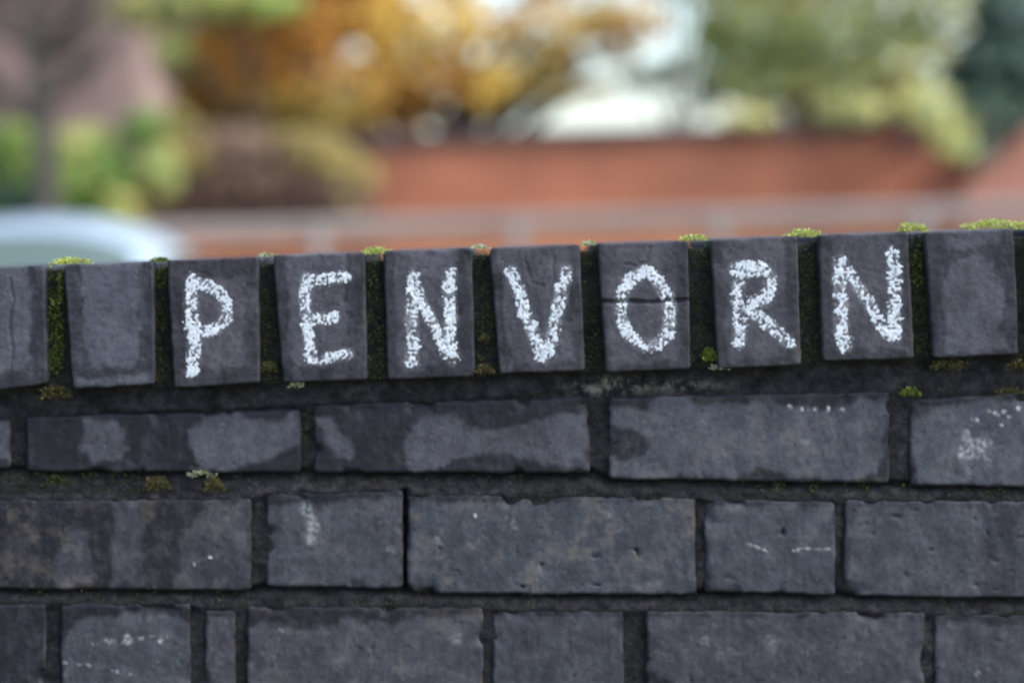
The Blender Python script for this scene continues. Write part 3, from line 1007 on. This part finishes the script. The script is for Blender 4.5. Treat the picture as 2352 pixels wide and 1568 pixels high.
# ------------------------------------------------------------------ guard rail with pale posts
RY = 13.6
ra, rb = at(-500, 539, RY), at(2900, 445, RY)
rail = thing('guard_rail', 'long pale guard rail on light posts in front of the red wall', 'railing', (0, RY, .12))
m_ = MB()
hh = 43 / ppm(RY)
n_ = 40
for i in range(n_):
    p, q = ra.lerp(rb, i / n_), ra.lerp(rb, (i + 1) / n_)
vs = []
prof = [(0, 0), (-.03, -.012), (-.03, -.05), (0, -.065), (-.03, -.08), (-.03, -hh + .012), (0, -hh), (.02, -hh + .01), (.02, -.01)]
for e in (ra, rb):
    vs += [(e.x, RY + y, e.z + z) for y, z in prof]
k_ = len(prof)
m_.add(vs, [(i, (i + 1) % k_, k_ + (i + 1) % k_, k_ + i) for i in range(k_)] + [tuple(range(k_))[::-1], tuple(range(k_, 2 * k_))])
m_.build('rail', M_RAIL, rail)
for px in (-185, 275, 735, 1190, 1650, 2115, 2575):
    t_ = (px + 500) / 3400
    c = ra.lerp(rb, t_)
    pm = MB()
    pm.box(c.x - .038, c.x + .038, RY - .115, RY - .035, .115, c.z - .035, .012)
    pm.box(c.x - .09, c.x + .09, RY - .14, RY - .01, .115, .135, .004)
    pm.build('post', M_POST, rail)


# ------------------------------------------------------------------ plants
def leaf_cloud(blobs, n, size, pal, flat=.6, jitter=.25, shell=.35):
    """leaf quads inside ellipsoid clumps: blobs = (centre, radii, palette key or None)"""
    vol = np.array([b[1][0] * b[1][1] * b[1][2] for b in blobs]) ** (2 / 3)
    cnt = (n * vol / vol.sum()).astype(int) + 1
    V, Fc, Cc = [], [], []
    k0 = 0
    for b, m in zip(blobs, cnt):
        c, r = np.array(b[0]), np.array(b[1])
        p = b[2] if len(b) > 2 and b[2] is not None else pal
        d = rng.normal(size=(m, 3))
        d /= np.linalg.norm(d, axis=1)[:, None]
        rad = (shell + (1 - shell) * rng.random(m)) ** .7
        lump = .75 + .5 * vnoise(d[:, 0] * 2.3 + c[0] * 3, d[:, 2] * 2.3 + d[:, 1] + c[2] * 3, 5)
        pos = c + d * r * (rad * lump)[:, None]
        nrm = rng.normal(size=(m, 3)) * .6 + d * .3 + np.array(sdir) * .8 + np.array([0, -.7, 0])      # leaves turn to the light
        nrm /= np.linalg.norm(nrm, axis=1)[:, None]
        a = np.cross(nrm, rng.normal(size=(m, 3)))
        a /= np.linalg.norm(a, axis=1)[:, None]
        bb = np.cross(nrm, a)
        s = size * (.6 + .8 * rng.random(m))[:, None]
        q = np.stack([pos - a * s, pos + bb * s * flat + nrm * s * .15, pos + a * s, pos - bb * s * flat + nrm * s * .15], 1)
        P = np.array(p)
        # each twig bears leaves of nearly one colour
        key = vnoise(pos[:, 0] * 2.2 + pos[:, 1] * 1.3, pos[:, 2] * 2.2, 23) * 1.25 - .12 + (rng.random(m) - .5) * jitter * 2
        ii = np.clip((key * len(P)).astype(int), 0, len(P) - 1)
        col = P[ii] * (.8 + .4 * rng.random(m))[:, None]
        V.append(q.reshape(-1, 3))
        Cc.append(np.repeat(np.concatenate([col, np.ones((m, 1))], 1), 4, 0))
        Fc.append(np.arange(4 * m).reshape(m, 4) + k0)
        k0 += 4 * m
    return np.concatenate(V), np.concatenate(Fc).tolist(), np.concatenate(Cc)


def tree(name, label, cat, base, trunk_r, top, blobs, n, size, pal, bark, group=None, limbs=True, shell=.35):
    root = thing(name, label, cat, base, group)
    tb = MB()
    base = Vector(base)
    top = Vector(top)
    pts = [base.lerp(top, k / 7) + Vector((random.uniform(-.05, .05), random.uniform(-.05, .05), 0)) * (0 if k in (0, 7) else 1) for k in range(8)]
    tb.tube(pts, [trunk_r * (1.25 if k == 0 else 1 - .1 * k) for k in range(8)], 10)
    if limbs:
        for c, r, *_ in blobs:
            c = Vector(c)
            s = base.lerp(top, min(.95, max(.35, (c.z - base.z) / max(.1, (top.z - base.z)) * .7)))
            mid = s.lerp(c, .55) + Vector((random.uniform(-.1, .1), random.uniform(-.1, .1), .12))
            tb.tube([s, mid, c], [trunk_r * .4, trunk_r * .25, trunk_r * .08], 6)
            for _k in range(3):
                e = c + Vector((random.uniform(-1, 1) * r[0], random.uniform(-1, 1) * r[1], random.uniform(-.8, .8) * r[2]))
                tb.tube([mid, mid.lerp(e, .6) + Vector((0, 0, .05)), e], [trunk_r * .16, trunk_r * .1, trunk_r * .03], 5)
    tb.build('trunk', bark, root, True)
    V, F, Cc = leaf_cloud(blobs, n, size, pal, shell=shell)
    mesh_obj('crown', V, F, M_LEAF, root, Cc)
    return root


def blob(px, py, Y, rx, ry, rz, pal=None):
    """clump centred on a photo pixel, radii in photo pixels at that distance (ry in metres)"""
    s = ppm(Y)
    return (tuple(at(px, py, Y)), (rx / s, ry, rz / s), pal)


AUT = [(.46, .21, .035), (.60, .30, .05), (.64, .38, .07), (.57, .39, .09), (.40, .32, .08)]
YEL = [(.66, .42, .065), (.69, .47, .09), (.60, .41, .08)]
DKB = [(.36, .22, .06), (.48, .29, .08), (.52, .38, .10)]
GRN = [(.10, .18, .03), (.17, .27, .045), (.27, .34, .075)]
YGR = [(.31, .36, .11), (.43, .45, .15), (.51, .48, .16), (.56, .47, .14)]
CON = [(.045, .085, .06), (.07, .12, .08), (.10, .15, .10)]
HED = [(.12, .075, .052), (.165, .10, .068), (.20, .125, .08)]
HEDY = [(.27, .21, .06), (.34, .27, .075), (.23, .175, .055)]

TY = 18.6
b_ = at(1085, 900, TY)
tree('autumn_tree', 'orange autumn tree overhanging the red wall', 'tree', (b_.x, TY, 0), .13, tuple(at(1060, -260, TY)), [
    blob(760, 100, TY, 190, .8, 130), blob(620, 190, TY, 130, .6, 90), blob(800, 215, TY - .3, 130, .6, 80), blob(980, 60, TY, 190, .9, 120, YEL),
    blob(1130, 190, TY - .2, 80, .5, 60, YEL), blob(1010, 190, TY, 130, .6, 70), blob(1240, 70, TY, 130, .7, 90), blob(1215, 180, TY, 90, .4, 45, DKB), blob(1440, 50, TY, 110, .4, 60), blob(1290, 215, TY, 120, .3, 26), blob(1420, 130, TY, 55, .25, 22), blob(1350, 205, TY, 70, .2, 28, DKB), blob(1290, 130, TY, 60, .3, 35), blob(905, 275, TY, 90, .3, 30), blob(760, 285, TY, 70, .3, 40, DKB), blob(680, 240, TY, 80, .4, 60), blob(1390, 50, TY, 90, .5, 60, DKB),
    blob(520, 80, TY, 130, .7, 110), blob(440, 40, TY, 70, .4, 60, YGR[1:]), blob(700, -120, TY, 240, 1.0, 150), blob(1010, -150, TY, 260, .8, 110), blob(1330, -100, TY, 200, .6, 90)], 8500, .045, AUT, M_BARK)
TY = 19.6
b_ = at(660, 900, TY)
tree('autumn_tree', 'brown and olive autumn tree behind the clipped hedge', 'tree', (b_.x, TY, 0), .06, tuple(at(680, -120, TY)), [
    blob(560, 170, TY, 150, .6, 110, DKB), blob(700, 250, TY, 110, .5, 60, HEDY), blob(480, 235, TY, 80, .5, 50, AUT), blob(650, 60, TY, 160, .7, 110),
    blob(900, 230, TY, 120, .5, 50, AUT), blob(430, 130, TY, 70, .5, 80, HEDY), blob(470, 300, TY, 90, .4, 50, DKB), blob(560, 270, TY, 70, .4, 50, HEDY), blob(560, -100, TY, 180, .6, 90), blob(800, 10, TY, 150, .6, 100), blob(640, 300, TY, 120, .4, 40, DKB), blob(780, 290, TY, 110, .4, 50, DKB)], 6500, .055, AUT, M_BARK)
TY = 17.6
b_ = at(640, 900, TY)
tree('leafy_tree', 'fresh green branches at the top, left of the orange tree', 'tree', (b_.x, TY, 0), .035, tuple(at(560, -200, TY)), [
    blob(330, 20, TY, 85, .4, 50), blob(480, 0, TY, 110, .5, 45), blob(620, 5, TY, 90, .4, 40), blob(400, 115, TY, 42, .3, 38, YGR), blob(470, -120, TY, 200, .5, 70)], 1700, .045, [(.26, .36, .08), (.34, .40, .10), (.40, .38, .12), (.30, .30, .10)], M_BARK)
TY = 18.0
b_ = at(1835, 900, TY)
tree('leafy_tree', 'yellow-green tree with reddish trunk drooping over the red wall', 'tree', (b_.x, TY, 0), .12, tuple(at(1835, -200, TY)), [
    blob(1730, 60, TY, 150, .7, 90), blob(1690, 160, TY, 90, .5, 70), blob(1900, 80, TY, 170, .8, 100), blob(1990, 190, TY - .2, 130, .6, 70), blob(1760, 210, TY, 110, .5, 55),
    blob(2080, 160, TY - .5, 110, .6, 90, YEL[:1] + YGR), blob(2120, 240, TY - 2.4, 75, .3, 60, YEL[2:] + YGR), blob(2185, 310, TY - 2.8, 58, .3, 60, YEL[2:] + YGR), blob(2020, 270, TY - .5, 100, .4, 40), blob(2150, 40, TY, 130, .6, 80),
    blob(1880, 265, TY, 70, .3, 35), blob(1800, 140, TY, 110, .4, 60), blob(1640, 90, TY, 60, .3, 60), blob(2060, 60, TY, 110, .4, 70), blob(1950, 250, TY - 1.6, 90, .25, 40), blob(1840, 190, TY - .3, 90, .3, 50), blob(1720, 270, TY - 1.7, 70, .2, 22), blob(1950, -110, TY, 330, 1.1, 150), blob(1720, -60, TY, 150, .7, 90)], 6800, .045, YGR, M_BARK_RED)
TY = 17.2
b_ = at(2290, 900, TY)
tree('conifer_tree', 'dark blue-green conifer behind the salmon wall', 'tree', (b_.x, TY, 0), .1, tuple(at(2300, -330, TY)), [
    blob(2300, 160, TY, 150, .6, 90), blob(2260, 265, TY - .3, 100, .5, 70), blob(2340, 300, TY, 110, .5, 80), blob(2230, 345, TY - .6, 60, .35, 45), blob(2420, 200, TY, 160, .7, 140),
    blob(2330, 30, TY, 120, .5, 80), blob(2310, -130, TY, 95, .45, 100), blob(2305, -300, TY, 50, .3, 90)], 6500, .045, CON, M_BARK)
# thin grey-green sprays in the gap of sky
TY = 19.2
b_ = at(1560, 900, TY)
tree('slender_tree', 'thin grey-green tree against the white gap of sky', 'tree', (b_.x, TY, 0), .05, tuple(at(1545, -100, TY)), [
    blob(1560, 165, TY, 110, .4, 32), blob(1470, 185, TY, 70, .3, 30), blob(1660, 200, TY, 80, .3, 45), blob(1620, 235, TY, 50, .3, 25), blob(1660, 20, TY, 60, .3, 60), blob(1560, -60, TY, 120, .5, 60)], 850, .042, [(.12, .15, .06), (.2, .22, .11)], M_BARK_GREY)

# leafy bush and slim bare tree at the left
TY = 15.2
b_ = at(180, 900, TY)
root = thing('bush', 'bright green leafy bush left of the brown hedge', 'bush', (b_.x, TY, .0))
st = MB()
for q in ((60, 380), (150, 400), (240, 380), (320, 330), (-20, 360)):
    p = at(q[0], q[1], TY)
    st.tube([(b_.x + random.uniform(-.2, .2), TY, 0), (b_.x * .5 + p.x * .5, TY, .8), p], [.03, .02, .008], 6)
st.build('stem', M_BARK, root)
V, F, Cc = leaf_cloud([blob(40, 350, TY, 90, .4, 70), blob(150, 420, TY, 120, .5, 80, YGR[:1] + GRN), blob(250, 400, TY, 70, .4, 90), blob(330, 300, TY, 45, .3, 50, GRN[:2]), blob(290, 470, TY, 45, .3, 70, YGR[1:3]),
                       blob(-60, 420, TY, 110, .5, 120), blob(60, 470, TY, 120, .5, 80, CON + GRN[:1]), blob(370, 390, TY, 50, .25, 60, YGR[:2] + GRN), blob(400, 300, TY + .4, 60, .2, 50, HEDY + GRN[:1]), blob(190, 560, TY, 170, .5, 110), blob(0, 620, TY, 190, .5, 130), blob(200, 330, TY, 60, .3, 40, YGR[:3])], 6200, .038, GRN, shell=.3)
mesh_obj('foliage', V, F, M_LEAF, root, Cc)
TY = 14.6
b_ = at(105, 900, TY)
root = thing('slim_tree', 'slim bare grey tree standing in front of the pink house', 'tree', (b_.x, TY, .12))
tb = MB()
tp = [at(x, y, TY) for x, y in ((108, 480), (104, 400), (98, 300), (90, 210), (82, 120), (84, 20), (90, -120), (96, -260))]
tb.tube([(b_.x, TY, .12)] + tp, [.095, .085, .08, .078, .072, .06, .045, .03, .01], 9)
for k in range(90):
    u = random.uniform(.3, 1)
    i = min(6, int(u * 7))
    s = tp[i].lerp(tp[i + 1], u * 7 - i) if i < 7 else tp[7]
    sd_ = random.choice((-1, 1))
    L = random.uniform(.25, .6)
    e = s + Vector((sd_ * L * random.uniform(.5, 1), random.uniform(-.4, .4), L * random.uniform(.2, .9)))
    mid = s.lerp(e, .5) + Vector((sd_ * .04, 0, -.03))
    tb.tube([s, mid, e], [.016, .01, .004], 5)
    for _k in range(3):
        e2 = mid.lerp(e, random.random()) + Vector((sd_ * random.uniform(.05, .25), random.uniform(-.15, .15), random.uniform(0, .25)))
        tb.tube([mid, e2], [.007, .003], 4)
tb.build('trunk', plain('dark_bark', (.05, .045, .035), (.10, .09, .07), 8, .9, 30, .01), root)

# clipped hedge
HY = 15.6
c = at(590, 430, HY)
root = thing('hedge', 'rounded brown beech hedge with olive top beside the red wall', 'hedge', (c.x, HY, .12))
s_ = ppm(HY)
bl = []
for i in range(9):
    fx = -1 + 2 * i / 8
    top = 312 + 62 * fx ** 4 - 12 * fx
    for j, py in enumerate((top + 40, top + 110, 520, 600, 700)):
        pal = HEDY + HED if j == 0 or fx > .8 else HED
        bl.append(blob(585 + fx * 215, py, HY, 60, .45, 60, pal))
V, F, Cc = leaf_cloud(bl, 21000, .034, HED, shell=.3)
mesh_obj('foliage', V, F, M_LEAF, root, Cc)
st = MB()
for i in range(6):
    x = c.x + (-.5 + i * .2)
    st.tube([(x, HY, .1), (x + .05, HY + .03, .8), (x + random.uniform(-.1, .1), HY, 1.6)], [.03, .022, .008], 6)
st.build('stem', M_BARK, root)

# ------------------------------------------------------------------ house behind the slim tree
HX = at(325, 300, 25.0).x
hs = thing('brick_house', 'pale pink brick house behind the green bush and slim tree', 'house', (HX - 4, 25, 0))
hb = MB()
hb.box(HX - 8, HX, 25, 28.6, 0, 5.2)
hb.build('wall', M_PINK, hs)
M_SLATE = plain('slate', (.12, .12, .13), (.2, .2, .21), 5, .8, 25, .01)
M_GLASS, t_, bs_ = newmat('window_glass')
bs_.inputs['Base Color'].default_value = (.16, .17, .18, 1)
bs_.inputs['Roughness'].default_value = .08
M_FRAME = plain('window_frame', (.45, .46, .48), (.55, .56, .58), 5, .5)
rf = MB()
rf.add([(HX - 8.3, 24.7, 5.1), (HX + .3, 24.7, 5.1), (HX + .3, 26.8, 7), (HX - 8.3, 26.8, 7), (HX - 8.3, 28.9, 5.1), (HX + .3, 28.9, 5.1)], [(0, 1, 2, 3), (3, 2, 5, 4), (0, 3, 4), (1, 5, 2), (0, 4, 5, 1)])
rf.build('roof', M_SLATE, hs)
for px, py in ((-130, 105), (-420, 105)):
    c = at(px, py, 24.93)
    f = MB()
    f.box(c.x - .27, c.x + .27, 24.9, 24.998, c.z - .36, c.z + .36, .01)
    fo = f.build('window', M_FRAME, hs)
    p = MB()
    for sx in (-1, 1):
        p.box(c.x + sx * .125 - .105, c.x + sx * .125 + .105, 24.885, 24.897, c.z - .31, c.z + .31)
    po = p.build('pane', M_GLASS, None)
    po.parent = fo

# ------------------------------------------------------------------ parked car (seen from behind, roof above the wall)
CX = at(150, 500, 11.0).x
CY0 = 9.3
CAR_H = at(150, 499, 11.0).z
car = thing('parked_car', 'silver-blue parked car whose roof shows above the wall', 'car', (CX, CY0 + 2, .004))
M_PAINT, t_, b_ = newmat('car_paint')
b_.inputs['Base Color'].default_value = (.40, .48, .53, 1)
b_.inputs['Metallic'].default_value = .15
b_.inputs['Roughness'].default_value = .4
b_.inputs['Coat Weight'].default_value = .25
M_CGLASS, t_, b_ = newmat('car_glass')
b_.inputs['Base Color'].default_value = (.10, .14, .12, 1)
b_.inputs['Roughness'].default_value = .05
b_.inputs['Specular IOR Level'].default_value = .5
M_TYRE = plain('tyre_rubber', (.015, .015, .016), (.03, .03, .03), 20, .85)
M_RIM = plain('wheel_rim', (.45, .46, .47), (.6, .6, .61), 9, .35, metallic=.8)
M_LAMP = plain('tail_lamp', (.35, .02, .015), (.42, .03, .02), 9, .2)
M_HEAD = plain('head_lamp', (.7, .72, .74), (.8, .8, .82), 9, .15)
M_BLACK = plain('black_plastic', (.02, .02, .02), (.035, .035, .035), 15, .6)


def loft(stations, shape, closed=True):
    vs, fs = [], []
    for st_ in stations:
        vs += shape(*st_)
    n = len(shape(*stations[0]))
    for i in range(len(stations) - 1):
        for k in range(n if closed else n - 1):
            k2 = (k + 1) % n
            fs.append((i * n + k, i * n + k2, (i + 1) * n + k2, (i + 1) * n + k))
    fs.append(tuple(range(n))[::-1])
    e = (len(stations) - 1) * n
    fs.append(tuple(e + k for k in range(n)))
    return vs, fs


def sup(hw, hz, cz, y, n=28, e=4.0):
    out = []
    for k in range(n):
        th = 2 * math.pi * k / n
        cx_, sz_ = math.cos(th), math.sin(th)
        out.append((CX + hw * math.copysign(abs(cx_) ** (2 / e), cx_), CY0 + y, cz + hz * math.copysign(abs(sz_) ** (2 / e), sz_)))
    return out


body = [(0, .70, .28, .62), (.05, .78, .34, .60), (.2, .84, .38, .58), (.7, .865, .40, .56), (1.6, .87, .40, .56), (2.6, .87, .39, .56), (3.2, .86, .36, .54), (3.7, .83, .31, .52), (3.95, .76, .24, .50), (4.05, .66, .18, .48)]
b_ = MB()
b_.add(*loft(body, lambda y, hw, hz, cz: sup(hw, hz, cz, y)))
b_.build('body', M_PAINT, car, True)


def cab_pt(y, u, off=0.0):
    """cabin surface: y along the car, u from -1 (left sill) over the roof to 1 (right sill)"""
    ys = [.22, .36, .55, .8, 1.2, 1.7, 2.1, 2.5, 2.9]
    hs_ = [.93, 1.12, 1.31, CAR_H - .035, CAR_H, CAR_H - .01, CAR_H - .06, 1.17, .93]
    h = float(np.interp(y, ys, hs_))
    zb = .88
    th = (1 - u) * math.pi / 2
    cx_, sz_ = math.cos(th), math.sin(th)
    hw = .69 + off
    top = max(.02, h - zb) + off
    x = hw * math.copysign(abs(cx_) ** .72, cx_) * (1 - .16 * (sz_ ** 2) * min(1, top / .5))
    return (CX + x, CY0 + y, zb + top * abs(sz_) ** .62)


def cab_patch(y0, y1, u0, u1, ny, nu, off):
    vs = [cab_pt(y0 + (y1 - y0) * i / ny, u0 + (u1 - u0) * j / nu, off) for i in range(ny + 1) for j in range(nu + 1)]
    fs = [(i * (nu + 1) + j, i * (nu + 1) + j + 1, (i + 1) * (nu + 1) + j + 1, (i + 1) * (nu + 1) + j) for i in range(ny) for j in range(nu)]
    return vs, fs


b_ = MB()
b_.add(*cab_patch(.22, 2.9, -1, 1, 60, 40, 0))
b_.build('cabin', M_PAINT, car, True)
for nm, (y0, y1, u0, u1) in (('rear_window', (.27, .58, -.52, .52)), ('windscreen', (2.2, 2.82, -.55, .55)), ('side_window', (.75, 2.0, -.93, -.66)), ('side_window', (.75, 2.0, .66, .93))):
    b_ = MB()
    b_.add(*cab_patch(y0, y1, u0, u1, 14, 14, .006))
    o = b_.build(nm, M_CGLASS, car, True)
    so = o.modifiers.new('thick', 'SOLIDIFY')
    so.thickness = .004
for sx in (-1, 1):
    for y in (.75, 3.25):
        wt = MB()
        cx_ = CX + sx * .80
        ring = [(.20, -.09), (.29, -.10), (.32, -.06), (.32, .06), (.29, .10), (.20, .09)]
        n = 28
        vs = []
        for r, o_ in ring:
            vs += [(cx_ + o_, CY0 + y + r * math.cos(6.2832 * k / n), .324 + r * math.sin(6.2832 * k / n)) for k in range(n)]
        m6 = len(ring)
        wt.add(vs, [(i * n + k, i * n + (k + 1) % n, ((i + 1) % m6) * n + (k + 1) % n, ((i + 1) % m6) * n + k) for i in range(m6) for k in range(n)])
        wo = wt.build('wheel', M_TYRE, car, True)
        rm = MB()
        for k in range(5):
            th = 6.2832 * k / 5
            rm.tube([(cx_ + sx * .07, CY0 + y, .324), (cx_ + sx * .06, CY0 + y + .2 * math.cos(th), .324 + .2 * math.sin(th))], [.035, .025], 6)
        rm.tube([(cx_ - .05, CY0 + y, .324), (cx_ + sx * .085, CY0 + y, .324)], [.06, .045], 12)
        ro = rm.build('rim', M_RIM, None)
        ro.parent = wo
    lm = MB()
    lm.box(CX + sx * .62 - .11, CX + sx * .62 + .11, CY0 - .005, CY0 + .12, .66, .84, .02)
    lm.build('tail_light', M_LAMP, car)
    hm = MB()
    hm.box(CX + sx * .56 - .13, CX + sx * .56 + .13, CY0 + 3.9, CY0 + 4.04, .52, .66, .02)
    hm.build('headlight', M_HEAD, car)
    mm = MB()
    mm.box(CX + sx * .95 - .09, CX + sx * .95 + .09, CY0 + 2.2, CY0 + 2.32, .92, 1.04, .03)
    mm.build('mirror', M_PAINT, car)
b_ = MB()
b_.box(CX - .74, CX + .74, CY0 - .06, CY0 + .1, .33, .52, .03)
b_.build('bumper', M_BLACK, car)
